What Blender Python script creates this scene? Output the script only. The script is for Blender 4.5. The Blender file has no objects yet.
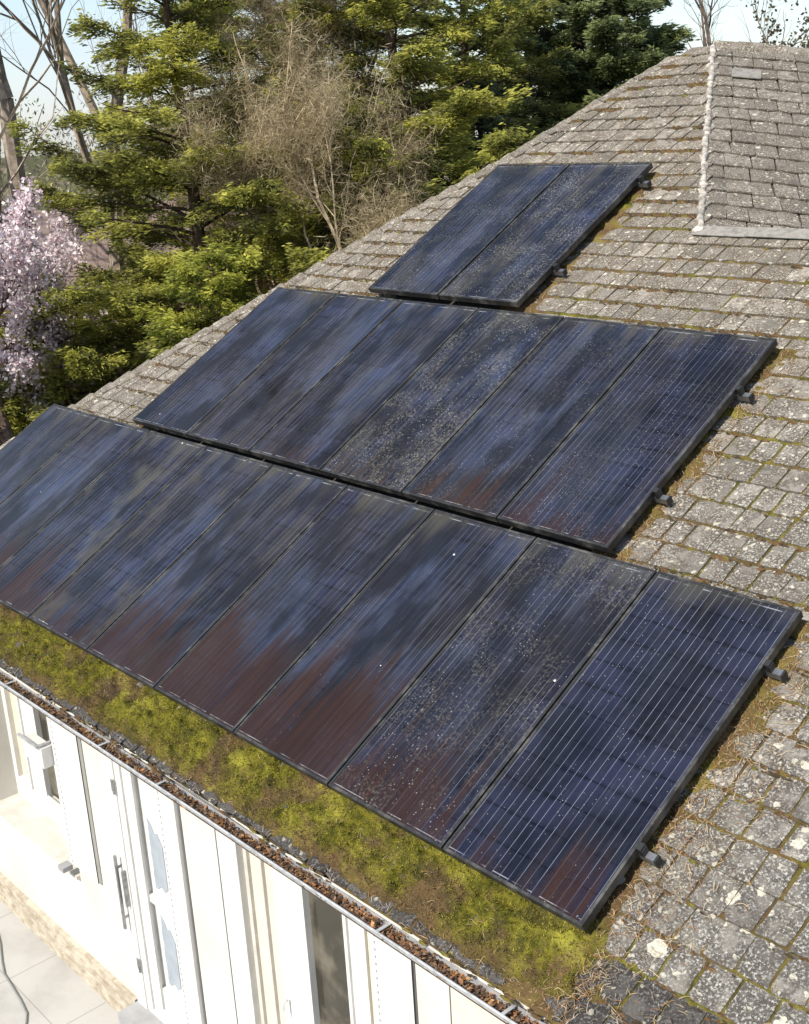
import bpy, math, random
import numpy as np
from mathutils import Matrix, Vector
random.seed(7); rng = np.random.default_rng(11)
D = bpy.data
scene = bpy.context.scene
COL = scene.collection

# ------------------------------------------------------------------ helpers
class MB:
    """collects vertices, faces and one colour per face"""
    def __init__(s): s.v=[]; s.f=[]; s.c=[]; s.n=0
    def add(s, v, f, c=(0.5,0.5,0.5)):
        v=np.asarray(v,float).reshape(-1,3)
        s.v.append(v)
        for q in f: s.f.append(tuple(int(i)+s.n for i in q)); s.c.append(c)
        s.n+=len(v)
    def box(s, x0,x1,y0,y1,z0,z1, c=(.5,.5,.5), fr=None):
        v=np.array([[x0,y0,z0],[x1,y0,z0],[x1,y1,z0],[x0,y1,z0],[x0,y0,z1],[x1,y0,z1],[x1,y1,z1],[x0,y1,z1]],float)
        if fr is not None: v=fr(v)
        s.add(v,[(0,3,2,1),(4,5,6,7),(0,1,5,4),(1,2,6,5),(2,3,7,6),(3,0,4,7)],c)
    def tube(s, pts, rad, k=6, c=(.5,.5,.5), cap=True):
        pts=np.asarray(pts,float); n=len(pts)
        rad=np.broadcast_to(np.asarray(rad,float),(n,))
        t=np.gradient(pts,axis=0); t/= (np.linalg.norm(t,axis=1)[:,None]+1e-9)
        up=np.array([0,0,1.]) if abs(t[0][2])<.9 else np.array([1.,0,0])
        a=np.cross(t,up); a/= (np.linalg.norm(a,axis=1)[:,None]+1e-9); b=np.cross(t,a)
        an=np.linspace(0,2*np.pi,k,endpoint=False)
        v=(pts[:,None,:]+rad[:,None,None]*(np.cos(an)[None,:,None]*a[:,None,:]+np.sin(an)[None,:,None]*b[:,None,:])).reshape(-1,3)
        f=[(i*k+j,i*k+(j+1)%k,(i+1)*k+(j+1)%k,(i+1)*k+j) for i in range(n-1) for j in range(k)]
        if cap: f.append(tuple(range(k-1,-1,-1))); f.append(tuple((n-1)*k+j for j in range(k)))
        s.add(v,f,c)
    def build(s, name, mat=None, parent=None, smooth=False):
        V=np.concatenate(s.v) if s.v else np.zeros((0,3))
        me=D.meshes.new(name); me.from_pydata(V.tolist(),[],s.f)
        fin(me, np.array(s.c,float), mat, smooth)
        return link(name, me, parent)

def fin(me, fc, mat, smooth):
    if fc is not None and len(fc):
        ca=me.color_attributes.new('tone','FLOAT_COLOR','CORNER')
        tot=np.empty(len(me.polygons),dtype=np.int32); me.polygons.foreach_get('loop_total',tot)
        arr=np.repeat(np.concatenate([fc[:,:3],np.ones((len(fc),1))],1),tot,axis=0)
        ca.data.foreach_set('color',arr.ravel())
    if mat: me.materials.append(mat)
    if smooth: me.polygons.foreach_set('use_smooth',[True]*len(me.polygons))
    me.update()

def link(name, me, parent=None):
    o=D.objects.new(name,me); COL.objects.link(o)
    if parent: o.parent=parent
    return o

def quads_mesh(name, V, fc, mat, parent=None, k=4):
    """V: (n*k,3) separate k-gons; fc: (n,3)"""
    V=np.asarray(V,np.float32); n=len(V)//k
    me=D.meshes.new(name)
    me.vertices.add(len(V)); me.vertices.foreach_set('co',V.ravel())
    me.loops.add(n*k); me.loops.foreach_set('vertex_index',np.arange(n*k,dtype=np.int32))
    me.polygons.add(n); me.polygons.foreach_set('loop_start',np.arange(0,n*k,k,dtype=np.int32)); 
    me.polygons.foreach_set('loop_total',np.full(n,k,dtype=np.int32))
    me.update(calc_edges=True)
    fin(me,np.asarray(fc),mat,False)
    return link(name,me,parent)

def tag(o,label=None,cat=None,group=None,kind=None):
    if label: o['label']=label
    if cat: o['category']=cat
    if group: o['group']=group
    if kind: o['kind']=kind
    return o
def empty(name,loc=(0,0,0),label=None,cat=None,group=None):
    o=D.objects.new(name,None); COL.objects.link(o); o.location=loc; o.empty_display_size=.2
    return tag(o,label,cat,group)

def vnoise(x,y,seed=0):
    """smooth value noise, numpy arrays, about 0..1"""
    xi=np.floor(x).astype(int); yi=np.floor(y).astype(int); xf=x-xi; yf=y-yi
    def h(a,b):
        n=(a*374761393+b*668265263+seed*1442695041)&0x7fffffff
        n=((n^(n>>13))*1274126177)&0x7fffffff
        return ((n^(n>>16))&0xffff)/65535.
    u=xf*xf*(3-2*xf); w=yf*yf*(3-2*yf)
    return (h(xi,yi)*(1-u)+h(xi+1,yi)*u)*(1-w)+(h(xi,yi+1)*(1-u)+h(xi+1,yi+1)*u)*w
def fbm(x,y,seed=0,o=4):
    s=0;a=.5;t=0
    for i in range(o): s=s+a*vnoise(x*2**i,y*2**i,seed+i*17); t+=a; a*=.55
    return s/t

# ------------------------------------------------------------------ materials
class NT:
    def __init__(s,name):
        s.m=D.materials.new(name); s.m.use_nodes=True; s.t=s.m.node_tree
        s.b=s.t.nodes['Principled BSDF']; s.L=s.t.links
    def n(s,ty,**k):
        x=s.t.nodes.new(ty)
        for a,b in k.items():
            if a.startswith('_'): setattr(x,a[1:],b)
            else:
                key=a.replace('__',' ')
                s.put(x.inputs[int(key[1:])] if key[0]=='i' and key[1:].isdigit() else x.inputs[key],b)
        return x
    def put(s,sock,v):
        if hasattr(v,'links') or isinstance(v,bpy.types.NodeSocket): s.L.new(v,sock)
        elif isinstance(v,(tuple,list)) and sock.type=='RGBA' and len(v)==3: sock.default_value=(*v,1)
        else: sock.default_value=v
    def math(s,op,a,b=0.,c=0.,clamp=False):
        x=s.t.nodes.new('ShaderNodeMath'); x.operation=op; x.use_clamp=clamp
        s.put(x.inputs[0],a); s.put(x.inputs[1],b); s.put(x.inputs[2],c); return x.outputs[0]
    def ramp(s,v,a,b,lo=0.,hi=1.):
        x=s.t.nodes.new('ShaderNodeMapRange'); x.interpolation_type='SMOOTHSTEP'
        s.put(x.inputs[0],v); s.put(x.inputs[1],a); s.put(x.inputs[2],b); s.put(x.inputs[3],lo); s.put(x.inputs[4],hi); return x.outputs[0]
    def mix(s,f,a,b,mode='MIX'):
        x=s.t.nodes.new('ShaderNodeMix'); x.data_type='RGBA'; x.blend_type=mode
        s.put(x.inputs[0],f); s.put(x.inputs[6],a); s.put(x.inputs[7],b); return x.outputs[2]
    def noise(s,vec,scale,detail=4,rough=.6,out=0,dist=0.):
        x=s.t.nodes.new('ShaderNodeTexNoise'); s.put(x.inputs['Vector'],vec); x.inputs['Scale'].default_value=scale
        x.inputs['Detail'].default_value=detail; x.inputs['Roughness'].default_value=rough; x.inputs['Distortion'].default_value=dist; return x.outputs[out]
    def vor(s,vec,scale,out='Distance',feature='F1'):
        x=s.t.nodes.new('ShaderNodeTexVoronoi'); x.feature=feature; s.put(x.inputs['Vector'],vec); x.inputs['Scale'].default_value=scale; return x.outputs[out]
    def mapv(s,vec,scale=(1,1,1),loc=(0,0,0)):
        x=s.t.nodes.new('ShaderNodeMapping'); s.put(x.inputs[0],vec); s.put(x.inputs[1],loc); x.inputs[3].default_value=scale; return x.outputs[0]
    def obj(s): return s.t.nodes.new('ShaderNodeTexCoord').outputs['Object']
    def pos(s): return s.t.nodes.new('ShaderNodeNewGeometry').outputs['Position']
    def attr(s,name='tone',ty='GEOMETRY',out='Color'):
        x=s.t.nodes.new('ShaderNodeAttribute'); x.attribute_name=name; x.attribute_type=ty; return x.outputs[out]
    def sep(s,v):
        x=s.t.nodes.new('ShaderNodeSeparateXYZ'); s.put(x.inputs[0],v); return x.outputs
    def bump(s,h,strength=.5,dist=.01):
        x=s.t.nodes.new('ShaderNodeBump'); s.put(x.inputs['Height'],h); x.inputs['Strength'].default_value=strength; x.inputs['Distance'].default_value=dist
        s.L.new(x.outputs[0],s.b.inputs['Normal'])
    def fin(s,color=None,rough=None,**k):
        if color is not None: s.put(s.b.inputs['Base Color'],color)
        if rough is not None: s.put(s.b.inputs['Roughness'],rough)
        for a,b in k.items(): s.put(s.b.inputs[a.replace('_',' ')],b)
        return s.m

def plain(name,col,rough=.5,var=.12,scale=6,metal=0.,bump=0.,spec=.5):
    t=NT(name); p=t.pos(); n=t.noise(p,scale,5)
    f=t.ramp(n,.3,.7,1-var,1+var)
    c=t.n('ShaderNodeVectorMath',_operation='SCALE',i0=col); t.put(c.inputs['Scale'],f)
    if bump: t.bump(t.noise(p,scale*12,4),bump,.004)
    return t.fin(c.outputs[0],rough,Metallic=metal,Specular_IOR_Level=spec)

def mat_tile(name, damp_shade=1.0):
    t=NT(name); p=t.pos(); a=t.attr(); s=t.sep(a)   # r tone, g random, b distance up the slope
    up=s[2]
    dark=t.mix(up,(.085,.078,.068),(.10,.09,.076))
    lite=t.mix(up,(.27,.25,.22),(.30,.27,.232))
    c=t.mix(s[0],dark,lite)
    n=t.noise(p,9,6,.65); c=t.mix(t.ramp(n,.40,.56,0,.88),c,t.mix(up,(.07,.062,.055),(.10,.082,.062)))
    # fine pale crust of lichen
    sp=t.noise(p,70,5,.75); big=t.noise(p,4.5,3)
    crust=t.math('MULTIPLY',t.ramp(sp,.5,.62),t.ramp(big,.3,.6,.25,.85))
    c=t.mix(crust,c,t.mix(up,(.48,.47,.43),(.50,.45,.37)))
    pit=t.ramp(t.noise(p,110,3,.7),.57,.68); c=t.mix(t.math('MULTIPLY',pit,.55),c,(.05,.047,.043))
    # round cream lichen rosettes
    wob=t.n('ShaderNodeVectorMath',_operation='ADD',i0=p)
    w2=t.n('ShaderNodeVectorMath',_operation='SCALE',i0=t.noise(p,22,3,.6,1)); w2.inputs['Scale'].default_value=.06
    t.L.new(w2.outputs[0],wob.inputs[1])
    v=t.vor(wob.outputs[0],5.6); vr=t.vor(wob.outputs[0],5.6,'Color'); vrs=t.sep(vr)
    rad=t.math('MULTIPLY',t.ramp(vrs[0],.22,1.,0,.33),t.ramp(up,0,.35,1.,.45))
    if damp_shade<1: rad=t.math('MULTIPLY',rad,.45)
    ros=t.math('LESS_THAN',v,rad)
    v2=t.vor(wob.outputs[0],24); vs2=t.sep(t.vor(wob.outputs[0],24,'Color'))
    ros2=t.math('LESS_THAN',v2,t.ramp(vs2[1],.55,1.,0,.4))
    rr=t.math('MAXIMUM',ros,t.math('MULTIPLY',ros2,.75))
    c=t.mix(t.math('MULTIPLY',rr,.85),c,t.mix(t.ramp(t.noise(p,60,3),.35,.65),(.40,.38,.31),(.62,.59,.48)))
    # green/brown algae
    g=t.ramp(t.noise(p,2.6,4),.5,.75,0,.5); c=t.mix(t.math('MULTIPLY',g,t.ramp(up,.1,.9,.8,.3)),c,(.12,.095,.045))
    # odd replaced tile: flagged with tone r > 1
    c=t.mix(t.math('GREATER_THAN',s[1],.992),c,(.5,.52,.5))
    t.bump(t.math('ADD',t.noise(p,60,6,.7),t.math('MULTIPLY',rr,.25)),.65,.008)
    if damp_shade<1: c=t.mix(t.math('SUBTRACT',1.,t.math('MULTIPLY',rr,.6)),c,t.mix(1.,c,(damp_shade,damp_shade,damp_shade*1.06),'MULTIPLY'))  # eave tiles darkened for damp, with moss shadow painted into the colour
    return t.fin(c,.92,Specular_IOR_Level=.2)

def mat_glass():
    t=NT('panel_glass'); o=t.obj(); xyz=t.sep(o)
    X=t.math('DIVIDE',xyz[0],.985); Y=t.math('DIVIDE',xyz[1],2.2)
    rnd=t.n('ShaderNodeObjectInfo').outputs['Random']
    off=t.n('ShaderNodeCombineXYZ'); t.put(off.inputs[0],t.math('MULTIPLY',rnd,37.)); t.put(off.inputs[1],t.math('MULTIPLY',rnd,91.)); t.put(off.inputs[2],t.math('MULTIPLY',rnd,17.))
    P=t.n('ShaderNodeVectorMath',_operation='ADD',i0=o,i1=off.outputs[0]).outputs[0]
    dirt=t.attr('dirt','OBJECT','Fac'); dust_sky=t.attr('dust_sky','OBJECT','Fac'); spots=t.attr('spots','OBJECT','Fac'); algae=t.attr('algae','OBJECT','Fac')
    streak=t.noise(t.mapv(P,(26,.9,1)),1,6,.65)
    streak2=t.noise(t.mapv(P,(5,.7,1)),1,4,.6)
    fine=t.noise(t.mapv(P,(90,3.,1)),1,4,.7)
    blot=t.noise(P,2.2,4,.6)
    # cells
    c=t.mix(t.ramp(blot,.35,.7),(.0045,.005,.009),(.014,.0155,.035))
    cy=t.math('FRACT',t.math('MULTIPLY',Y,12.)); dy=t.math('ABSOLUTE',t.math('SUBTRACT',cy,.5))
    cx=t.math('FRACT',t.math('MULTIPLY',X,6.)); dx=t.math('ABSOLUTE',t.math('SUBTRACT',cx,.5))
    gap=t.ramp(dy,.455,.49)
    lump=t.math('MULTIPLY',t.ramp(t.noise(t.mapv(P,(14,3,1)),1,2),.45,.6),t.ramp(dy,.34,.48))
    c=t.mix(t.math('MULTIPLY',t.math('MAXIMUM',gap,t.math('MULTIPLY',lump,.9)),.92),c,(.0015,.0015,.004))
    # bus bars, 3 to a cell
    bx=t.math('FRACT',t.math('MULTIPLY',X,18.)); bd=t.math('ABSOLUTE',t.math('SUBTRACT',bx,.5))
    bar=t.math('MULTIPLY',t.ramp(bd,.012,.036,1,0),t.ramp(fine,.3,.6,.35,1.))
    bar=t.math('MULTIPLY',bar,t.ramp(t.math('ADD',streak2,t.math('MULTIPLY',dust_sky,-.35)),0.,.42,.30,1.))
    c=t.mix(t.math('MULTIPLY',bar,t.ramp(dust_sky,.1,.9,.75,.62)),c,(.25,.27,.34))
    # thin pale ribbon dashes just inside the short edges
    ed=t.math('MAXIMUM',t.math('MULTIPLY',t.math('GREATER_THAN',Y,.982),t.math('LESS_THAN',Y,.9855)),t.math('MULTIPLY',t.math('GREATER_THAN',Y,.013),t.math('LESS_THAN',Y,.0155)))
    d3=t.math('ABSOLUTE',t.math('SUBTRACT',t.math('FRACT',t.math('MULTIPLY',X,3.)),.5))
    ed=t.math('MULTIPLY',ed,t.math('LESS_THAN',d3,.42))
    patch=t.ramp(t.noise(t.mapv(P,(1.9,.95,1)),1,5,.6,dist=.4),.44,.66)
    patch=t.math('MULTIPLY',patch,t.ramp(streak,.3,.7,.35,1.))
    c=t.mix(t.math('MULTIPLY',patch,t.math('MULTIPLY',dust_sky,.75)),c,(.05,.074,.145))  # sky reflection painted into the glass colour as broad blue patches
    # dust film, running in streaks down the slope
    film=t.math('MULTIPLY',t.ramp(t.math('ADD',t.math('MULTIPLY',streak,.7),t.math('MULTIPLY',streak2,.45)),.48,.70),dust_sky)
    c=t.mix(t.math('MULTIPLY',film,.5),c,(.07,.062,.055))
    film2=t.math('MULTIPLY',t.ramp(fine,.56,.72),t.ramp(blot,.4,.65))
    c=t.mix(t.math('MULTIPLY',film2,t.math('MULTIPLY',dust_sky,.5)),c,(.24,.25,.28))
    # bare, washed areas stay black
    bk=t.ramp(t.noise(t.mapv(P,(3.1,1.0,1)),1,4,.6),.46,.62,0,.8)
    c=t.mix(t.math('MULTIPLY',bk,t.ramp(dust_sky,.1,.6)),c,(.006,.006,.008))
    # brown sludge climbing from the lower edge in ragged tongues
    reach=t.math('ADD',t.math('MULTIPLY',dirt,.62),t.math('MULTIPLY',t.math('SUBTRACT',streak2,.5),1.05))
    reach=t.math('ADD',reach,t.math('MULTIPLY',t.math('SUBTRACT',streak,.5),.40))
    br=t.ramp(t.math('SUBTRACT',Y,reach),-.22,.05,1,0)
    br=t.math('MULTIPLY',br,t.ramp(dirt,0.,.12))
    br=t.math('MULTIPLY',br,t.ramp(fine,.25,.75,1.,.72))
    c=t.mix(t.math('MULTIPLY',br,.93),c,t.mix(streak,(.003,.002,.0015),(.046,.0165,.007)))
    # green-grey film at the top edge and in patches
    al=t.math('MULTIPLY',t.ramp(t.math('ADD',Y,t.math('MULTIPLY',t.math('SUBTRACT',streak2,.5),.5)),.90,1.06),.5)
    al2=t.math('MULTIPLY',t.ramp(t.noise(t.mapv(P,(2.4,1.3,1)),1,4),.52,.66),algae)
    c=t.mix(t.math('MAXIMUM',al,t.math('MULTIPLY',al2,.55)),c,(.075,.07,.052))
    # dirt collecting along the side edges
    ex=t.ramp(t.math('ABSOLUTE',t.math('SUBTRACT',X,.5)),.465,.495)
    c=t.mix(t.math('MULTIPLY',ex,t.ramp(streak2,.3,.7,.2,.7)),c,(.14,.135,.12))
    # small pale specks (lichen, droppings)
    v=t.vor(P,46); vc=t.sep(t.vor(P,46,'Color'))
    spm=t.math('LESS_THAN',v,t.math('MULTIPLY',t.ramp(vc[0],.22,1.,0,.27),t.math('MULTIPLY',spots,t.ramp(blot,.34,.58))))
    v3=t.vor(P,5.); vc3=t.sep(t.vor(P,5.,'Color'))
    sp3=t.math('LESS_THAN',v3,t.ramp(vc3[0],.72,1.,0,.038))
    crust=t.math('MULTIPLY',t.ramp(t.noise(t.mapv(P,(1,.75,1)),62,3,.7),.50,.62),t.math('MULTIPLY',t.ramp(t.noise(P,3.1,3),.38,.62),t.ramp(spots,.5,1.2,0.,.8)))
    c=t.mix(t.math('MULTIPLY',crust,.55),c,(.25,.24,.19))
    c=t.mix(t.math('MULTIPLY',spm,.5),c,(.36,.36,.32)); c=t.mix(sp3,c,(.75,.74,.68))
    c=t.mix(t.math('MULTIPLY',ed,t.ramp(t.noise(t.mapv(P,(7,1,1)),1,3),.42,.66,0.,.5)),c,(.38,.40,.43))
    rough=t.math('ADD',.07,t.math('MULTIPLY',t.math('MAXIMUM',br,film),.22))
    t.bump(t.math('ADD',fine,t.math('MULTIPLY',spm,1.)),.06,.002)
    return t.fin(c,rough,IOR=1.37)

def mat_moss():
    t=NT('moss'); p=t.pos(); a=t.attr(); s=t.sep(a)
    c=t.mix(t.ramp(t.noise(p,14,4),.3,.7),(.04,.042,.008),(.17,.155,.02))
    c=t.mix(s[0],c,(.115,.075,.036)); c=t.mix(t.math('MULTIPLY',s[1],.75),c,(.40,.37,.06))
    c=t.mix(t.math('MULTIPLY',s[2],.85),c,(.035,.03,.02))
    t.bump(t.noise(p,120,4,.7),.9,.01)
    return t.fin(c,.95,Specular_IOR_Level=.1)

def mat_attr(name,rough=.8,var=.25,scale=20,trans=0.,spec=.3,bump=.3):
    """base colour from the per-face colour, broken by noise"""
    t=NT(name); p=t.pos(); a=t.attr(); n=t.noise(p,scale,4)
    c=t.n('ShaderNodeVectorMath',_operation='SCALE',i0=a); t.put(c.inputs['Scale'],t.ramp(n,.3,.7,1-var,1+var))
    if bump: t.bump(t.noise(p,scale*4,4),bump,.01)
    m=t.fin(c.outputs[0],rough,Specular_IOR_Level=spec)
    if trans:
        tr=t.n('ShaderNodeBsdfTranslucent',Color=c.outputs[0]); mx=t.n('ShaderNodeMixShader',Fac=trans)
        t.L.new(t.b.outputs[0],mx.inputs[1]); t.L.new(tr.outputs[0],mx.inputs[2])
        t.L.new(mx.outputs[0],t.t.nodes['Material Output'].inputs[0])
    return m

def mat_render():
    t=NT('render_wall'); p=t.pos(); s=t.sep(p)
    n=t.noise(p,1.6,5); c=t.mix(t.ramp(n,.35,.75),(.61,.585,.53),(.53,.50,.44))
    c=t.mix(t.ramp(t.noise(t.mapv(p,(1.2,1,.35)),2.2,4),.58,.75,0,.25),c,(.55,.53,.48))
    low=t.ramp(t.math('ADD',s[2],t.math('MULTIPLY',t.noise(p,5,4),.25)),-2.85,-2.55,1,0)
    c=t.mix(t.math('MULTIPLY',low,.35),c,(.52,.45,.34))
    t.bump(t.noise(p,45,5),.25,.006)
    return t.fin(c,.85,Specular_IOR_Level=.2)
def mat_plinth():
    t=NT('plinth_stone'); p=t.pos(); 
    n=t.noise(t.mapv(p,(2.5,1,5)),3,6,.7); c=t.mix(t.ramp(n,.35,.65),(.50,.455,.37),(.33,.28,.21))
    c=t.mix(t.ramp(t.noise(p,7,5),.55,.72,0,.7),c,(.28,.21,.14))
    t.bump(t.noise(p,40,5),.4,.006)
    return t.fin(c,.85,Specular_IOR_Level=.2)
def mat_patio():
    t=NT('patio'); p=t.pos()
    c=t.mix(t.ramp(t.noise(p,1.3,5),.35,.7),(.42,.41,.385),(.32,.31,.29))
    c=t.mix(t.ramp(t.noise(p,9,6,.7),.52,.75,0,.5),c,(.36,.35,.32))
    s=t.sep(p)
    def joint(k,w,o): 
        f=t.math('FRACT',t.math('ADD',t.math('DIVIDE',k,w),o)); return t.math('LESS_THAN',t.math('ABSOLUTE',t.math('SUBTRACT',f,.5)),.006)
    j=t.math('MAXIMUM',joint(s[0],.9,.1),joint(s[1],.9,.3)); c=t.mix(t.math('MULTIPLY',j,.6),c,(.2,.19,.17))
    t.bump(t.noise(p,50,5),.3,.005)
    return t.fin(c,.85,Specular_IOR_Level=.2)
def mat_ground():
    t=NT('ground_soil'); p=t.pos()
    c=t.mix(t.ramp(t.noise(p,.7,6),.4,.65),(.05,.06,.02),(.11,.085,.05))
    c=t.mix(t.ramp(t.noise(p,14,5,.7),.5,.7,0,.6),c,(.16,.12,.075))
    t.bump(t.noise(p,20,5),.6,.04)
    return t.fin(c,.95,Specular_IOR_Level=.1)
def mat_frame():
    t=NT('anodised_black'); p=t.pos()
    c=t.mix(t.ramp(t.noise(p,5,5,.7),.45,.68,0,.6),(.017,.017,.018),(.13,.125,.11))
    return t.fin(c,t.ramp(t.noise(p,12,3),.3,.7,.3,.6))
def mat_perf():
    t=NT('perforated_strip'); s=t.sep(t.pos()); f=t.math('LESS_THAN',t.math('FRACT',t.math('MULTIPLY',s[2],20.)),.45)
    return t.fin(t.mix(f,(.8,.8,.78),(.30,.30,.30)),.6)
def mat_window():
    t=NT('window_pane'); p=t.pos()
    c=t.mix(t.ramp(t.noise(p,2.5,3),.4,.6),(.035,.03,.02),(.13,.115,.085))
    return t.fin(c,.04,IOR=1.5)
def mat_metal(name,col,rough=.45,metal=.6):
    t=NT(name); p=t.pos(); n=t.noise(p,18,5); c=t.mix(t.ramp(n,.4,.7),col,tuple(x*.6 for x in col))
    return t.fin(c,t.ramp(n,.3,.7,rough-.1,rough+.15),Metallic=metal)

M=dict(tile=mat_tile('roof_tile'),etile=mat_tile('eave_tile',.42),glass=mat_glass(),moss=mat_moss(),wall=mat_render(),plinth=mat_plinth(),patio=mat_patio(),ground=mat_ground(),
 pane=mat_window(),frame=mat_frame(),seal=plain('black_rubber',(.012,.012,.012),.6),
 rail=mat_metal('rail_aluminium',(.30,.31,.33),.4,.8), bolt=mat_metal('steel_bolt',(.62,.63,.65),.3,.95),
 blackp=plain('black_plastic',(.018,.018,.018),.45),under=plain('roof_underlay',(.05,.042,.032),.95,.3,12),
 zinc=mat_metal('gutter_zinc',(.50,.51,.52),.5,.35),white=plain('white_paint',(.62,.61,.575),.4,.06,8),cream=plain('cream_paint',(.60,.55,.46),.6,.06,5),
 mortar=plain('hip_mortar',(.36,.33,.29),.95,.55,18,bump=.6,spec=.2),lead=mat_metal('lead_flashing',(.25,.235,.21),.75,.05),
 grey=plain('blue_grey_film',(.30,.34,.38),.35,.1,8),curtain=plain('beige_curtain',(.60,.53,.41),.8,.08,6),dark=plain('dark_gap',(.03,.03,.03),.8),joint=plain('joint_shadow_strip',(.10,.10,.10),.8),perf=mat_perf(),
 leaf=mat_attr('foliage',.6,.25,6,.5,.25,0),bark=mat_attr('bark',.9,.35,9,0,.15,.6),litter=mat_attr('dead_leaves',.8,.3,60,.1,.25,0),
 straw=mat_attr('straw',.8,.25,40,.15,.2,0),petal=mat_attr('petals',.6,.12,8,.35,.2,0),farroof=None,hose=plain('hose_rubber',(.16,.17,.16),.5),
 sill=plain('sill_stone',(.50,.47,.42),.7,.12,6,bump=.2),step=plain('grey_step',(.30,.30,.30),.7,.12,6),steel=mat_metal('brushed_steel',(.36,.37,.38),.35,.8))

# ------------------------------------------------------------------ roof frame
AL=0.5003220409; CA,SA=math.cos(AL),math.sin(AL)
def RF(v):   # (u, v up the slope, d off the glass plane) -> world
    v=np.asarray(v,float).reshape(-1,3); return np.stack([v[:,0],v[:,1]*CA-v[:,2]*SA,v[:,1]*SA+v[:,2]*CA],1)
TD=-.150                                   # tile plane below the glass plane
VE=-.45                                    # eave
VR=5.95                                    # top of the right hand, lower part
HL=[(-10.42,VE),(-8.86,2.39),(-7.63,4.73),(-7.0,5.9),(-6.36,7.05),(-5.80,8.3),(-5.45,9.05),(-4.97,9.33)]  # left hip
def left_u(v): return np.interp(v,[p[1] for p in HL],[p[0] for p in HL])
def right_u(v): return np.where(np.asarray(v)<VR,3.2,np.interp(v,[VR,9.33],[-3.05,-4.97]))
def P3(u,v,d=TD): return RF([[u,v,d]])[0]

house=empty('house',(0,0,-3.2),'white rendered house with a mossy tiled hip roof that carries the solar panels','house')
HB=Vector((0,0,-3.2))
def hp(o): o.parent=house; o.matrix_parent_inverse=Matrix.Translation(-HB); return o

def tile(mb,fr,u0,u1,v0,v1,tone,res,j=.006,lift=.027,th=.016):
    """one plain tile lying in frame fr, its lower edge at v0"""
    nu=res; nv=res
    uu=np.linspace(0,1,nu+1); vv=np.linspace(0,1,nv+1)
    U,Vv=np.meshgrid(uu,vv)
    jl=[random.uniform(-j,j) for _ in range(6)]
    skew=random.uniform(-.012,.012)
    u=u0+jl[0]*.5+(u1-u0+jl[1]*.4)*U+skew*Vv
    v=v0+(v1-v0)*Vv+(jl[2]*(1-U)+jl[3]*U)*(1-Vv)
    # ragged lower edge, nibbled corners
    ed=np.array([random.uniform(0,.007) for _ in range(nu+1)]); ed[0]+=random.uniform(0,.014); ed[-1]+=random.uniform(0,.014)
    if random.random()<.06: ed[random.choice([0,-1])]+=random.uniform(.015,.04)
    v=v+ed[None,:]*np.clip(1-Vv*nv,0,1)
    sd=np.array([random.uniform(-.003,.003) for _ in range(nv+1)])
    u=u+sd[:,None]*(U*0+1)*np.where((U==0)|(U==1),1,0)
    tl=random.uniform(-.006,.006)
    d=lift*(1-Vv)-.004+tl*(U-.5)+random.uniform(0,.004)+np.random.default_rng(random.randrange(1<<30)).normal(0,.0012,U.shape)
    d=d-.004*((U==0)|(U==1))-.003*(Vv==0)
    top=np.stack([u,v,d],-1).reshape(-1,3)
    n=len(top); w=nu+1
    rim=[i for i in range(w)]+[r*w+nu for r in range(1,nv+1)]+[r*w for r in range(nv,0,-1)]
    # order: bottom edge left->right, right side up ; left side down
    bot=top[rim].copy(); bot[:,2]-=th
    f=[(r*w+i,r*w+i+1,(r+1)*w+i+1,(r+1)*w+i) for r in range(nv) for i in range(nu)]
    e=[i for i in range(w)]; k=n
    for i in range(nu): f.append((k+i,k+i+1,i+1,i))
    rs=[nu]+[r*w+nu for r in range(1,nv+1)]; rb=[n+nu]+[n+w+r-1 for r in range(1,nv+1)]
    for i in range(nv): f.append((rb[i],rb[i+1],rs[i+1],rs[i]))
    ls=[0]+[r*w for r in range(1,nv+1)]; lb=[n]+[n+w+nv+(nv-r) for r in range(1,nv+1)]
    for i in range(nv): f.append((ls[i],ls[i+1],lb[i+1],lb[i]))
    mb.add(fr(np.concatenate([top,bot])),f,tone)

# ---- main slope tiles
G=.213
mb=MB(); mbe=MB()
def fr_main(v): v=v.copy(); v[:,2]+=TD+.003*0; return RF(v)
def hidden(u,v):
    if -8.8<u<-.25 and .25<v<2.0: return True
    if -7.2<u<-1.7 and 2.0<=v<4.25: return True
    if -5.85<u<-4.3 and 4.2<=v<6.55: return True
    return False
row=0; v=-.435
WOB=lambda u,v: .018*(fbm(np.array([u*.7]),np.array([v*.9]),5)[0]-.5)
while v<9.3:
    u=float(left_u(v))-.0+random.uniform(-.02,.0); ur=float(right_u(v+.05))
    while u<ur:
        w=random.choice([.165,.175,.18,.185,.19,.20]) if random.random()>.06 else .11
        u1=min(u+w,ur)
        if u1-u>.04 and not hidden((u+u1)/2,v+.1):
            near=(u>-1.6 and v<3.6)
            up=min(1,max(0,(v-.6)/5.0+max(0,-u-1.5)*.06))
            rowtone=.10*(fbm(np.array([u*.5]),np.array([v*1.3]),9)[0]-.5)
            tone=(min(1,max(0,random.gauss(.42,.19)+rowtone)),random.random()*.99,up)
            vtop=min(v+G+.045, 9.36)
            gp=random.uniform(.009,.020) if near else random.uniform(.005,.013)
            wob=WOB(u,v)
            tile(mbe if v<-.1 else mb,fr_main,u,u1-gp,v+wob,vtop+wob,tone,6 if near else 3)
        u=u1
    v+=G; row+=1
hp(mb.build('roof_tiles',M['tile'],None)); hp(mbe.build('eave_tiles',M['etile'],None))

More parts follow.
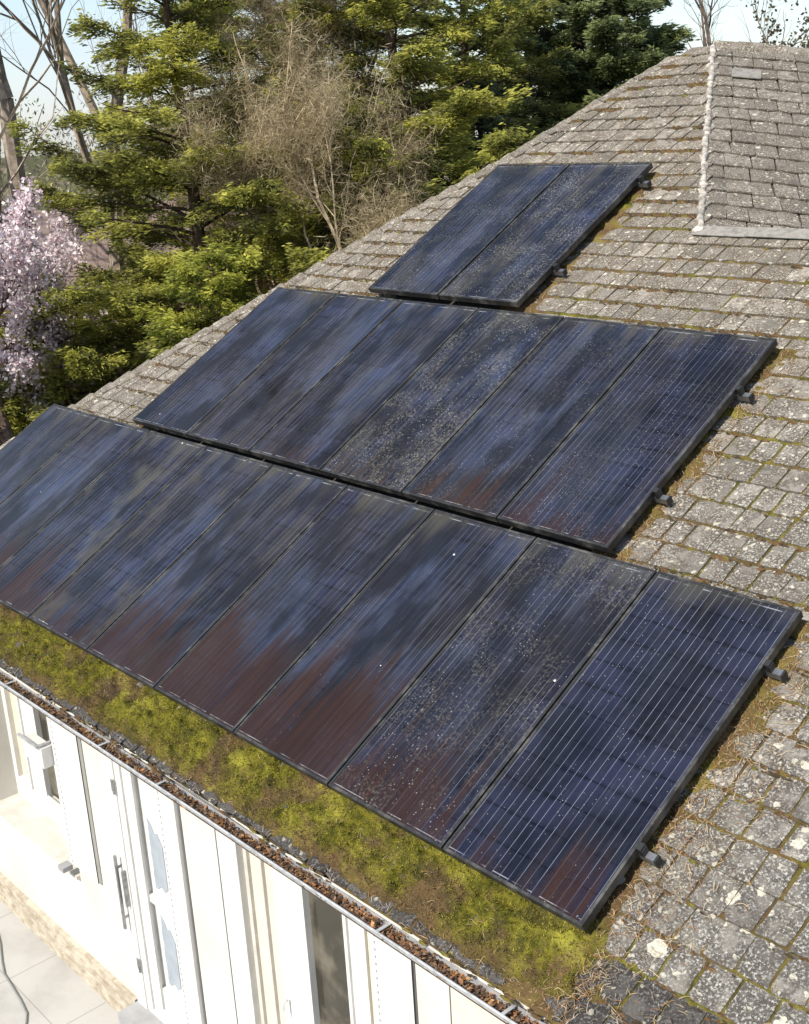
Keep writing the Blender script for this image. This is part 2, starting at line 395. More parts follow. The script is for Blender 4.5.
# ---- underlay sheets (closing the roof) -------------------------------------
A0=P3(-10.42,VE,TD-.035)
def polymesh(name,faces,mat,parent=True,c=(.5,.5,.5)):
    m=MB()
    for f in faces: m.add(f,[tuple(range(len(f)))],c)
    o=m.build(name,mat)
    return hp(o) if parent else o
dd=TD-.03
front=[P3(u,v,dd) for u,v in HL]+[P3(-3.05,VR,dd),P3(3.2,VR,dd),P3(3.2,VE,dd)]
polymesh('roof_deck',[front],M['under'])

# ---- right hand face above the flashing: plane through the hip and a course direction
PA=P3(-4.97,9.33,TD); PB=P3(-3.05,VR,TD)
cdir=np.array([1.,.50,-.16]); cdir/=np.linalg.norm(cdir)
hipv=PA-PB; nr=np.cross(cdir,hipv); nr/=np.linalg.norm(nr)
if nr[2]<0: nr=-nr
sdir=np.cross(nr,cdir); 
if sdir[2]<0: sdir=-sdir
RL=float(hipv@sdir); hu=float(hipv@cdir)      # rise of the face along its own slope, run of the hip
def fr_right(v): v=np.asarray(v).reshape(-1,3); return PB+v[:,:1]*cdir+v[:,1:2]*sdir+(v[:,2:3])*nr
mb=MB(); nrow=int(round(RL/.235)); g2=RL/nrow
for r in range(nrow):
    v0=r*g2; u=hu*(v0/RL)+.0; umax=4.2
    while u<umax:
        w=random.choice([.2,.215,.23,.245]); 
        tone=(min(1,max(0,random.gauss(.30,.17))),random.random()*.99,.78)
        # slanted side joints seen on this face
        def frs(q,sh=hu/RL*1.5,v00=v0): q=q.copy(); q[:,0]+=(q[:,1]-v00)*sh; return fr_right(q)
        if (r,round(u,1)) in (): pass
        tile(mb,frs,u+(0 if u<hu*(v0/RL)+.01 else 0),u+w-random.uniform(.004,.01),v0,v0+g2+.035,tone,3,lift=.026,th=.016)
        u+=w
hp(mb.build('roof_tiles',M['tile']))
rt=[fr_right([[hu,RL,-.02]])[0],fr_right([[0,0,-.02]])[0],fr_right([[4.3,0,-.02]])[0],fr_right([[4.3,RL,-.02]])[0]]
polymesh('roof_deck',[rt],M['under'])
# two replacement slates on the right hand face
for (a,b,w) in ((.06,RL*.80,.30),(1.10,RL*.20,.16)):
    m=MB(); base=hu*(b/RL)
    def frs2(q,b=b,base=base): q=q.copy(); q[:,0]+=base+(q[:,1])*hu/RL*.8; q[:,1]+=b; return fr_right(q)
    v=np.array([[a+.15,0,.034],[a+.15+w,0,.034],[a+.15+w,.24,.016],[a+.15,.24,.016],[a+.15,0,.024],[a+.15+w,0,.024],[a+.15+w,.24,.004],[a+.15,.24,.004]],float)
    m.add(frs2(v),[(0,1,2,3),(4,5,1,0),(5,6,2,1),(7,4,0,3)])
    o=hp(m.build('replacement_slate',M['lead'])); o['label']='smooth pale replacement slate'

# ---- left and back slopes, ridge, closing walls
m=MB(); ze=A0[2]; ridgeend=fr_right([[4.3,RL,-.02]])[0]
hip=[P3(u,v,dd) for u,v in HL]
for a,b in zip(hip[:-1],hip[1:]):
    m.add([a,b,(-10.42,b[1],ze),(-10.42,a[1],ze)],[(0,1,2,3)])
ap=hip[-1]
m.add([ap,(-10.42,ap[1],ze),(-10.42,13.6,ze)],[(0,1,2)])
m.add([ap,(-10.42,13.6,ze),(4.6,15.5,ze),tuple(ridgeend)],[(0,1,2,3)])
r2=fr_right([[4.3,0,-.02]])[0]
hp(m.build('rear_slope',M['under']))
m=MB()   # lead-lined strip between the lower slope's top edge and the face above
a=P3(-3.05,VR,dd); b=P3(3.2,VR,dd); 
m.add([a,b,tuple(r2),fr_right([[0,0,-.02]])[0]],[(0,1,2,3)])
hp(m.build('valley_board',M['lead']))

# tiles on the left slope's edge seen past the hip: cap tiles along the left hip
m=MB()
tt=0; pts=np.array([P3(u,v,TD+.012) for u,v in HL]); seg=np.linalg.norm(np.diff(pts,axis=0),axis=1); cum=np.concatenate([[0],np.cumsum(seg)])
def along(s): return np.array([np.interp(s,cum,pts[:,k]) for k in range(3)])
s_=0
while s_<cum[-1]-.1:
    p=along(s_); q=along(min(s_+.25,cum[-1])); t=(q-p)/np.linalg.norm(q-p)
    n1=np.array([0,-SA,CA]); a=np.cross(t,n1); a/=np.linalg.norm(a)     # towards the main slope
    if a[0]<0: a=-a
    nb=np.array([-.62,0,.78]); b=np.cross(t,nb); b/=np.linalg.norm(b)
    if b[0]>0: b=-b
    w=.12+random.uniform(-.02,.02); jj=random.uniform(0,.01)
    p0=p+np.array([0,0,.020+jj]); q0=q+t*.02+np.array([0,0,.004])
    V=[p0+a*w-n1*.004,p0,p0+b*w,q0+a*w-n1*.012,q0,q0+b*w]
    V+= [x-np.array([0,0,.014]) for x in V]
    m.add(V,[(0,3,4,1),(1,4,5,2),(6,0,1,7),(7,1,2,8),(6,9,3,0)],(min(1,max(0,random.gauss(.5,.15))),random.random()*.99,.9))
    s_+=.235
hp(m.build('hip_tiles',M['tile']))

# mortar-bedded hip between the two front faces: knobbly, pale, with tile ends lipping up to it
m=MB(); N=64
pp=np.array([PB+(PA-PB)*(i/N) for i in range(N+1)]); 
pp+=np.stack([rng.normal(0,.008,N+1),rng.normal(0,.006,N+1),np.full(N+1,.012)+rng.normal(0,.006,N+1)],1)
m.tube(pp,.024+.016*rng.random(N+1),8)
for i in range(0,50):
    s=random.random(); c0=PB+(PA-PB)*s+np.array([random.gauss(0,.02),random.gauss(0,.015),.01]); r=random.uniform(.012,.03)
    m.tube([c0-np.array([0,0,r*.6]),c0,c0+np.array([0,0,r*.5])],[r*.9,r,r*.3],6)
for s in (.0,.86): 
    c0=PB+(PA-PB)*s; m.tube([c0-np.array([0,0,.03]),c0+np.array([0,0,.02]),c0+np.array([0,0,.05])],[.075,.07,.03],8)
hp(m.build('hip_mortar',M['mortar'],None,True))

# flashing sheets laid over the step
m=MB(); u=-3.06; k=0
while u<3.2:
    w=random.uniform(.42,.56)
    d0=TD+.038+.004*(k%2)
    q=np.array([[u-.01,VR-.10,d0],[u+w,VR-.10,d0-.004],[u+w+.06,VR+.03,d0-.002],[u+.05,VR+.03,d0]],float)
    low=q.copy(); low[:,2]-=.007
    m.add(RF(np.concatenate([q,low])),[(0,1,2,3),(4,5,1,0),(5,6,2,1),(7,4,0,3),(6,7,3,2)])
    u+=w-.012; k+=1
hp(m.build('lead_flashing',M['lead']))
# ridge of rough cap tiles across the top of the right face
m=MB(); u=0
while u<4.2:
    w=.27; q=fr_right([[hu+u,RL-.05,.0],[hu+u+w,RL-.05,.0],[hu+u+w,RL+.06,.035],[hu+u,RL+.06,.035]])+np.array([0,0,random.uniform(0,.02)])
    bk=q+np.array([0,.14,-.10]); 
    V=np.concatenate([q,bk[[3,2]],q-[0,0,.03]])
    m.add(V,[(0,1,2,3),(3,2,5,4),(6,7,1,0)],(random.uniform(.2,.8),random.random()*.99,.9)); u+=w*.96
hp(m.build('ridge_tiles',M['tile']))

# ------------------------------------------------------------------ solar panels
PW,PH=.985,2.205
def panel_proto():
    root=empty('solar_panel')
    m=MB(); t=.017; h=.052
    for (x0,x1,y0,y1) in ((0,t,0,PH),(PW-t,PW,0,PH),(t,PW-t,0,t),(t,PW-t,PH-t,PH)):
        m.box(x0,x1,y0,y1,-h,0)
    m.build('frame',M['frame'],root)
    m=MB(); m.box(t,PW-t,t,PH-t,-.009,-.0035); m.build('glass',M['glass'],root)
    m=MB(); m.box(t+.001,PW-t-.001,t+.001,PH-t-.001,-.014,-.0095); m.build('backsheet',M['seal'],root)
    return root
proto=panel_proto()
def place_panel(k,u,v,label,group,dirt,dust_sky,spots,algae,dz=0):
    if k==0: r=proto
    else:
        r=proto.copy(); COL.objects.link(r)
        for ch in list(proto.children):
            c=ch.copy(); COL.objects.link(c); c.parent=r; c.matrix_parent_inverse=Matrix()
    Mx=Matrix(((1,0,0),(0,CA,-SA),(0,SA,CA))).to_4x4()
    Mx.translation=Vector(P3(u+.0075,v,dz)); r.matrix_world=Mx; r.rotation_euler=(AL,0,0); r.location=P3(u+.0075,v,dz)
    tag(r,label,'solar panel',group)
    g=[c for c in r.children if c.name.startswith('glass')][0]
    g['dirt']=dirt; g['dust_sky']=dust_sky; g['spots']=spots; g['algae']=algae
    return r
B=[ # bottom row, right to left
 ('first panel from the right in the lowest row, cleanest, sharp pale lines over blue',.13,.12,.6,.0),
 ('second panel from the right in the lowest row, pale specks and brown lower corner',.42,.45,.8,.05),
 ('third panel from the right in the lowest row, deep brown lower half with streaks',.66,.65,.4,.05),
 ('fourth panel from the right in the lowest row, brown band rising from its lower edge',.62,.6,.25,.1),
 ('fifth panel from the right in the lowest row, purple blue with reddish brown foot',.50,.75,.2,.15),
 ('sixth panel from the right in the lowest row, dull dark glass with olive film',.28,.75,.25,.7),
 ('seventh panel from the right in the lowest row, olive green patch',.40,.7,.15,1.),
 ('eighth panel from the right in the lowest row, red brown foot',.42,.9,.2,.2),
 ('leftmost panel of the lowest row, grey film, at the far roof edge',.1,.8,.25,.3)]
k=0
for i,(l,a,b,c,d) in enumerate(B):
    place_panel(k,-(i+1)*.9985,0.0,l,'panels in the lowest row',a,b,c,d); k+=1
Mr=[('first panel from the right in the middle row, clear blue with brown lower left',.28,.35,.7,.1),
 ('second panel from the right in the middle row, blue glass with brownish foot',.22,.55,.7,.1),
 ('third panel from the right in the middle row, thickly specked with pale dots',.08,.7,1.,.25),
 ('fourth panel from the right in the middle row, grey streaks over dark cells',.1,.85,.35,.3),
 ('fifth panel from the right in the middle row, grey blue with dusty left edge',.05,.85,.3,.15),
 ('sixth panel from the right in the middle row, smooth blue at the roof hip',.03,.6,.15,.2)]
for i,(l,a,b,c,d) in enumerate(Mr):
    place_panel(k,-1.43-(i+1)*1.001,2.275,l,'panels in the middle row',a,b,c,d); k+=1
T=[('right panel of the topmost pair, crusted with pale lichen specks',.0,.75,1.15,.45),
   ('left panel of the topmost pair, blue grey with specks near its top',.0,.6,.8,.4)]
for i,(l,a,b,c,d) in enumerate(T):
    place_panel(k,-4.055-(i+1)*1.012,4.60,l,'pair of panels in the topmost row',a,b,c,d); k+=1

# rails with end caps and clamps (each rail carries its row)
def rail(u0,u1,v,label,parent_group='mounting rails under the panels'):
    r=empty('mounting_rail',P3(u1,v,-.1),label,'mounting rail',parent_group)
    inv=Matrix.Translation(-Vector(P3(u1,v,-.1)))
    def pr_(o): o.parent=r; o.matrix_parent_inverse=inv; return o
    m=MB(); m.box(u0+.05,u1+.085,v-.02,v+.02,-.098,-.053,fr=RF); pr_(m.build('rail_bar',M['rail']))
    m=MB(); m.box(u1+.0855,u1+.098,v-.024,v+.024,-.102,-.049,fr=RF); pr_(m.build('end_cap',M['blackp']))
    m=MB(); m.box(u1+.001,u1+.032,v-.022,v+.022,-.0525,-.006,fr=RF); m.box(u1-.008,u1+.026,v-.022,v+.022,.0005,.0045,fr=RF); m.box(u1+.001,u1+.010,v-.022,v+.022,-.006,.0005,fr=RF)
    cl=pr_(m.build('end_clamp',M['blackp']))
    m=MB(); c=RF([[u1+.014,v,.005],[u1+.014,v,.013]]); m.tube(c,.007,6)
    b=m.build('bolt',M['bolt']); b.parent=cl; b.matrix_parent_inverse=inv
    for uu in np.arange(u0+.4,u1-.2,1.35):
        m=MB(); m.box(uu-.02,uu+.02,v-.05,v-.022,TD+.006,-.099,fr=RF); m.box(uu-.02,uu+.02,v-.05,v+.06,TD+.012,TD+.018,fr=RF); pr_(m.build('roof_hook',M['rail']))
rail(-8.95,0,.51,'lower rail of the lowest panel row, its capped end by the pale lichened tiles')
rail(-8.95,0,1.80,'upper rail of the lowest panel row, its black end sticking out on the right')
rail(-7.4,-1.43,2.84,'lower rail of the middle panel row with a bright bolt at its right end')
rail(-7.4,-1.43,3.92,'upper rail of the middle panel row with a black capped right end')
rail(-6.05,-4.055,5.16,'lower rail of the topmost panel pair ending beside dead moss')
rail(-6.05,-4.055,6.56,'upper rail of the topmost panel pair near its upper right corner')

# ------------------------------------------------------------------ moss (stuff)
def moss_sheet(us,vs,height,colf,name,label,mat):
    U,V=np.meshgrid(us,vs); H=height(U,V)
    pts=np.stack([U,V,TD+H],-1).reshape(-1,3); W_=RF(pts)
    nu,nv=len(us),len(vs)
    idx=np.arange(nu*nv).reshape(nv,nu)
    q=np.stack([idx[:-1,:-1],idx[:-1,1:],idx[1:,1:],idx[1:,:-1]],-1).reshape(-1,4)
    hm=H.reshape(-1)[q].max(1); q=q[hm>-.012]
    cc=colf(U,V,H).reshape(-1,3)[q].mean(1)
    me=D.meshes.new(name); me.from_pydata(W_.tolist(),[],q.tolist()); 
    fin(me,cc,mat,True); 
    # drop loose verts
    import bmesh
    bm=bmesh.new(); bm.from_mesh(me); bmesh.ops.delete(bm,geom=[v for v in bm.verts if not v.link_faces],context='VERTS'); bm.to_mesh(me); bm.free()
    o=link(name,me); return tag(o,label,'moss',None,'stuff')

def h_eave(U,V):
    a=fbm(U*4,V*5,1); b=fbm(U*16,V*16,2); c=fbm(U*45,V*45,3)
    fade=np.clip((V+.44)/.22,0,1)*np.clip((.12-V)/.06,0,1)*np.clip((.12-U)/.25+fbm(U*6,V*6,8)*.6-.1,0,1)
    cover=np.clip((a-.205+.32*fade-.10*(U>-1.2)*(V<-.15))*5,0,1)*np.clip(fade*2.2,0,1)
    return -.022+cover*(.026+.11*b*b+.024*c)*np.clip(.35+1.3*fbm(U*7,V*7,77),0,1.3)
def c_eave(U,V,H):
    br=np.clip((fbm(U*3.3+7,V*4,21)-.47)*5,0,1)+np.clip((fbm(U*14,V*14,31)-.60)*6,0,1)*.7
    br=np.clip(br+np.clip((-.26-V)*5,0,.7),0,1)
    hl=np.clip((fbm(U*9,V*9,22)-.45)*3,0,1)*np.clip((fbm(U*2,V*3,25)-.35)*3,0,1)
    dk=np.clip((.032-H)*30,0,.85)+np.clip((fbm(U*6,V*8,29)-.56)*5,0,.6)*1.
    return np.stack([br,hl,dk],-1)
moss_sheet(np.arange(-9.2,.30,.0115),np.arange(-.46,.16,.0115),h_eave,c_eave,'moss','thick yellow green moss carpet below the lowest panel row',M['moss'])

def edge_u(V):   # right side of the panels, for each v
    return np.where(V<2.24,0.0,np.where(V<4.52,-1.43,np.where(V<6.85,-4.06,99.)))
def h_joint(U,V):
    e=U-edge_u(V); a=fbm(U*2.2,V*2.2,41); c=fbm(U*11,V*11,42); f=fbm(U*40,V*40,43)
    near=.9*np.exp(-np.clip(e,0,9)/.13)*(e>-.25)*(V<6.9)
    # bands along the course lines
    ph=((V+.435)/G)%1.; band=np.exp(-((1-ph)/.13)**2)+.6*np.exp(-(ph/.05)**2)
    amt=np.clip((near*1.0+band*.34*(a>.42)+(a-.55)*.9)-.46+(c-.5)*1.0,0,1)
    H=.027*(1-.82*ph)-.013+(c-.5)*.012+np.clip(amt*.9,0,1)*(.030+.03*f)
    return np.where((V>VR-.12)&(U>right_u(V)-.1),-1.,H)
def c_joint(U,V,H):
    e=U-edge_u(V)
    br=np.clip(.80+np.exp(-np.clip(e,0,9)/.3)*.5-(fbm(U*3,V*3,51)-.40)*3.0,0,1)
    hl=np.clip((fbm(U*8,V*8,52)-.5)*3,0,1)*.35
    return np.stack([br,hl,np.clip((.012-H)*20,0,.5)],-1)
moss_sheet(np.arange(-1.6,2.3,.012),np.arange(-.44,4.6,.012),h_joint,c_joint,'moss','brown and green moss in the tile joints right of the panels',M['moss'])
moss_sheet(np.arange(-4.4,-1.3,.02),np.arange(4.4,7.1,.02),h_joint,c_joint,'moss','dead brown moss beside the topmost panel pair',M['moss'])

# fuzzy blades on the eave moss
def blades(n,us,vs,hf,colfn,ln,name,label,mat,thr=.006,wd=.0028,cat='moss'):
    u=rng.uniform(*us,n); v=rng.uniform(*vs,n); h=hf(u,v); k=h>thr; u,v,h=u[k],v[k],h[k]; n=len(u)
    base=RF(np.stack([u,v,TD+h-.002],-1))
    d=rng.normal(0,1,(n,3)); d[:,2]=np.abs(d[:,2])*.9+.25; d/=np.linalg.norm(d,axis=1)[:,None]
    s=np.cross(d,rng.normal(0,1,(n,3))); s/=np.linalg.norm(s,axis=1)[:,None]
    L=rng.uniform(ln*.5,ln*1.3,n)[:,None]
    V=np.stack([base-s*wd,base+s*wd,base+d*L],1).reshape(-1,3)
    fc=colfn(u,v,n)
    return tag(quads_mesh(name,V,fc,mat,None,3),label,cat,None,'stuff')
def cb(u,v,n):
    g=np.array([.07,.075,.012]); y=np.array([.40,.35,.045]); br=np.array([.19,.135,.065])
    t=rng.random((n,1))*np.clip(fbm(u*9,v*9,22)*1.6,0,1)[:,None]; b=(c_eave(u,v,v*0+.05)[:,:1]*.8+.1>rng.random((n,1)))
    c=g*(1-t)+y*t; return np.where(b,br*rng.uniform(.5,1.3,(n,1)),c)
blades(130000,(-9.1,.3),(-.45,.02),h_eave,cb,.016,'moss_tufts','short fuzzy moss shoots on the eave moss carpet',M['straw'])
def cb2(u,v,n):
    e=u-edge_u(v); b=rng.random((n,1))<np.clip(.72+np.exp(-np.clip(e,0,9)/.3)*.5,0,.93)[:,None]
    return np.where(b,np.array([.36,.24,.12])*rng.uniform(.5,1.35,(n,1)),np.array([.18,.18,.03])*rng.uniform(.6,1.3,(n,1)))
blades(150000,(-1.6,2.2),(-.44,4.6),h_joint,cb2,.02,'moss_tufts','fuzzy brown shoots in the tile joints right of the panels',M['straw'])

V=[];C=[]
for i in range(17000):
    vrow=-.435+G*random.randrange(0,46)
    v=vrow-random.uniform(0,.02)+.01*random.gauss(0,1); ul=float(left_u(v)); u=random.uniform(ul,min(2.2,float(right_u(v))))
    if hidden(u,v) or v>9.2 or fbm(np.array([u*1.6]),np.array([v*1.6]),91)[0]<.44: continue
    s=random.uniform(.006,.022); hgt=random.uniform(.004,.016); w=random.uniform(1,2.6)
    d0=TD+.006; a=random.uniform(0,3)
    q=[(u+math.cos(a+t_)*s*w,v+math.sin(a+t_)*s*.6,d0) for t_ in (0,1.3,2.5,3.8,5.0)]; top=(u,v,d0+.012+hgt)
    br=random.random(); col=np.array([.14,.085,.04]) if br<.6 else np.array([.07,.055,.035]) if br<.85 else np.array([.16,.14,.03])
    for k_ in range(5): V+=[q[k_],q[(k_+1)%5],top]; C.append(col*random.uniform(.8,1.2))
tag(quads_mesh('moss_clumps',RF(V),np.array(C),M['litter'],None,3),'small brown moss clumps along the tile courses','moss',None,'stuff')
# curly straw strands
def strands(n,pick,name,label):
    V=[];C=[]
    for i in range(n):
        u,v=pick(); L=random.uniform(.02,.08); a=random.uniform(0,6.28); k=random.uniform(-9,9); seg=6
        h0=TD+random.uniform(.014,.032); w=random.uniform(.0006,.0013); pr_=None
        c=np.array([.42,.32,.20])*random.uniform(.4,1.4) if random.random()<.8 else np.array([.34,.17,.07])
        x,y=u,v; pts=[(x,y)]
        for s in range(seg): x+=math.cos(a)*L/seg; y+=math.sin(a)*L/seg; a+=k*L/seg*2+random.uniform(-.35,.35); pts.append((x,y))
        arc=random.uniform(.0,.022)
        for s in range(seg):
            (x0,y0),(x1,y1)=pts[s],pts[s+1]; dx,dy=x1-x0,y1-y0; l=math.hypot(dx,dy)+1e-9; nx,ny=-dy/l*w,dx/l*w
            z0=h0+arc*math.sin(math.pi*s/seg); z1=h0+arc*math.sin(math.pi*(s+1)/seg)
            V+=[(x0-nx,y0-ny,z0),(x0+nx,y0+ny,z0),(x1+nx,y1+ny,z1),(x1-nx,y1-ny,z1)]; C.append(c)
    return tag(quads_mesh(name,RF(V),np.array(C),M['straw']),label,'dead moss',None,'stuff')
def pk():
    r=random.random()
    if r<.62: v=random.uniform(-.35,2.24); return abs(random.gauss(0,.20))+.0,v
    if r<.86: v=random.uniform(2.27,4.5); return -1.43+abs(random.gauss(0,.12)),v
    if r<.93: return -4.05+abs(random.gauss(0,.12)),random.uniform(4.55,6.9)
    return random.uniform(-1.4,2),random.uniform(-.4,3.5)
strands(2000,pk,'dead_moss_strands','straw coloured curly strands on the tiles right of the panels')
def pk2(): 
    u=-random.random()**1.7*9; v=random.uniform(-.45,-.02); return u+.15,v
strands(800,pk2,'dead_moss_strands','pale dry strands lying on the eave moss')

# ------------------------------------------------------------------ gutter, leaves
XR=3.2; XL=-10.45
gy0,gz=-.405,-.385   # outer rim
gut=MB()
prof=[(-.300,-.372),(-.300,-.425),(-.318,-.447),(-.372,-.447),(-.396,-.42),(-.402,-.388)]
th=.004
xs=np.linspace(XL,XR,60)
wav=.010*np.sin(xs*1.3)+.006*np.sin(xs*4.1+1)+rng.normal(0,.002,60)
def sweep(m,prof,xs,dy=None,dz=None):
    k=len(prof); V=[]
    for i,x in enumerate(xs):
        for (y,z) in prof: V.append((x,y+(dy[i] if dy is not None else 0),z+(dz[i] if dz is not None else 0)))
    m.add(V,[(i*k+j,(i+1)*k+j,(i+1)*k+j+1,i*k+j+1) for i in range(len(xs)-1) for j in range(k-1)])
def thick(pr,t):  # closed outline from an open one, offset outwards/down
    out=[(y,z) for y,z in pr]; cy=-.35; 
    inn=[(y+(t if y<cy else -t) , z+t if z<-.43 else z) for y,z in pr]
    return out+inn[::-1]+[out[0]]
sweep(gut,thick(prof,th),xs,dz=wav*.15,dy=wav*0)
g_=hp(gut.build('gutter',M['zinc']))
def inv_child(o,parent): o.parent=parent; o.matrix_parent_inverse=parent.matrix_world.inverted() if False else Matrix.Translation(-HB)@Matrix.Translation(HB) ; return o
def sub(o,p): o.parent=p; o.matrix_parent_inverse=Matrix(); return o
m=MB(); ps=[(x,-.405,-.383+.15*w) for x,w in zip(xs,wav)]; m.tube(ps,.0085,8); sub(m.build('rolled_rim',M['zinc'],None,True),g_)
m=MB(); ps=[(x,-.298+.6*w,-.366+.15*w) for x,w in zip(xs,wav)]; m.tube(ps,.0095,7); sub(m.build('back_edge',M['sill'],None,True),g_)
for x in (-8.9,-7.3,-5.695,-4.175,-3.38,-1.109,-.175,1.3,2.6):
    m=MB(); m.box(x-.011,x+.011,-.402,-.30,-.378,-.374); m.box(x-.011,x+.011,-.302,-.27,-.374,-.330) ; sub(m.build('gutter_strap',M['zinc']),g_)
# leaf litter
n=13000; x=rng.uniform(XL,XR,n); y=rng.uniform(-.395,-.308,n); z=-.422+.028*fbm(x*6,y*20,71)+rng.uniform(-.01,.018,n)
a=rng.uniform(0,6.28,n); s=rng.uniform(.004,.015,n)*rng.choice([.7,1,1.7],n); t=np.stack([np.cos(a),np.sin(a),rng.normal(0,.35,n)],1); b=np.stack([-np.sin(a),np.cos(a),rng.normal(0,.35,n)],1)
c0=np.stack([x,y,z],1); s=s[:,None]
V=np.stack([c0-t*s,c0-b*s*.5,c0+t*s,c0+b*s*.5],1).reshape(-1,3)
pal=np.array([[.20,.10,.05],[.30,.13,.05],[.12,.07,.045],[.36,.20,.09],[.09,.06,.045],[.20,.13,.09]])
w_=np.clip((x+6)/6,0,1); idx=rng.integers(0,6,n); fc=pal[idx]*rng.uniform(.6,1.3,(n,1)); fc=fc*(1-.35*(1-w_[:,None])*np.array([1,.6,.3]))
tag(quads_mesh('leaf_litter',V,fc,M['litter']),'rusty brown dead leaves filling the gutter','dead leaves',None,'stuff')
m=MB(); m.box(XL,XR,-.388,-.306,-.441,-.424); tag(m.build('gutter_silt',plain('silt',(.055,.04,.03),.95,.3,30,bump=.6)),'dark silt bed under the gutter leaves','silt',None,'stuff')

# ------------------------------------------------------------------ facade
GZ=-3.2; YW=-.2; YB=.05
parts=[]
def wall_box(x0,x1,z0,z1,y0=YW,y1=.10):
    wm=MB(); wm.box(x0,x1,y0,y1,z0,z1); hp(wm.build('wall',M['wall']))
WX0,WX1=-6.98,-5.30   # left window opening
wall_box(XL,WX0,-2.92,-.47); wall_box(WX0,WX1,-2.92,-2.10); wall_box(WX1,-4.545,-2.92,-.47)
wall_box(-3.47,-3.035,-2.92,-.47); wall_box(-1.047,-.775,-2.92,-.47)
wall_box(XL,XL+.25,GZ,-.45,.102,12.9); wall_box(XL,XR,GZ,-.45,12.902,13.15); wall_box(XR-.25,XR,GZ,-.45,.102,12.9)
m=MB(); m.box(XL,XR,-.28,.3,-.47,-.455); hp(m.build('soffit',M['white']))
m=MB()
for i,(z0,z1,y) in enumerate(((-3.2,-3.112,-.262),(-3.109,-3.022,-.247),(-3.019,-2.922,-.232))): 
    m.box(XL,-4.55-.004*i,y,.1,z0,z1)
hp(m.build('plinth',M['plinth']))
m=MB(); m.box(XL,XR,.30,.34,GZ,-.47); hp(m.build('inner_wall',M['curtain']))
m=MB(); m.box(-4.545,-3.40,-.40,.2,GZ,-2.93); hp(m.build('door_step',M['step']))

def window(x0,x1,z0,z1,y,fw,panes,matf=None):
    """frame with casement panes; panes = list of (xa,xb,za,zb,material)"""
    m=MB(); edges_x=[x0]+[q for p_ in panes for q in p_[:2]]+[x1]
    m.box(x0,x1,y,y+.06,z0,min(p_[2] for p_ in panes)); m.box(x0,x1,y,y+.06,max(p_[3] for p_ in panes),z1)
    zb=min(p_[2] for p_ in panes); zt=max(p_[3] for p_ in panes)
    for a,b in zip(edges_x[::2],edges_x[1::2]): m.box(a,b,y,y+.06,zb,zt)
    w=hp(m.build('window',None)); w.data.materials.append(M['white'])
    for (a,b,c_,d,mt) in panes:
        mm=MB(); mm.box(a,b,y+.03,y+.036,c_,d); sub(mm.build('pane',mt),w)
        mm=MB()
        for (q0,q1,r0,r1) in ((a-.03,a,c_-.03,d+.03),(b,b+.03,c_-.03,d+.03),(a,b,c_-.03,c_),(a,b,d,d+.03)): mm.box(q0,q1,y-.018,y-.0005,r0,r1)
        sub(mm.build('casement',M['white']),w)
    return w
w=window(WX0,WX1,-2.10,-.47,YB,.06,[(-6.86,-6.62,-1.87,-.62,M['curtain']),(-6.28,-6.02,-1.84,-.62,M['pane']),(-5.82,-5.45,-1.84,-.62,M['pane'])])
m=MB(); m.box(WX0+.002,WX1-.002,-.235,YB,-2.13,-2.098); sub(m.build('sill',M['sill']),w)

def shutter(x0,x1,z0,z1,y=-.255,perf='left',label=None):
    m=MB(); m.box(x0,x1,y,min(y+.035,-.2005) if y>-.25 else y+.035,z0,z1); s=hp(m.build('shutter',M['white']))
    if label: s['label']=label
    if perf:
        m=MB(); px=x0+.045; m.box(px-.006,px+.006,y-.0025,y-.0003,z0+.02,z1)
        sub(m.build('perforated_strip',M['perf']),s)
    m=MB(); m.box(x1+.0005,x1+.004,y+.002,y+.008,z0+.01,z1); sub(m.build('edge_seal',M['seal']),s)
    return s
shutter(-5.36,-4.89,-1.97,-.5,-.240,'left')
# stay box at the top of the left window
m=MB(); m.box(-5.70,-5.37,-.33,-.235,-1.06,-.88); bx=hp(m.build('shutter_motor_box',M['white']))
m=MB(); m.box(-5.74,-5.40,-.36,-.335,-.875,-.855); m.box(-5.42,-5.39,-.335,-.2,-.875,-.855); sub(m.build('stay_arm',M['zinc']),bx)
m=MB(); m.box(-5.42,-5.33,-.33,-.24,-2.03,-1.985); hp(m.build('shutter_catch',M['step']))

# door
m=MB(); m.box(-4.540,-4.39,-.215,-.10,-2.93,-.47); m.box(-4.39,-4.12,-.205,-.11,-2.93,-.47); m.box(-3.76,-3.735,-.205,-.11,-2.93,-.47); m.box(-4.12,-3.76,-.205,-.11,-2.93,-2.56); m.box(-4.12,-3.76,-.205,-.11,-1.76,-1.70)
dr=hp(m.build('door',M['white']))
m=MB(); m.box(-4.13,-4.095,-.225,-.2055,-2.75,-.5); m.box(-4.30,-4.27,-.222,-.2055,-2.85,-.5); sub(m.build('door_moulding',M['white']),dr)
m=MB(); m.box(-4.12,-3.76,-.17,-.16,-2.56,-.47); sub(m.build('door_glass',M['white']),dr)
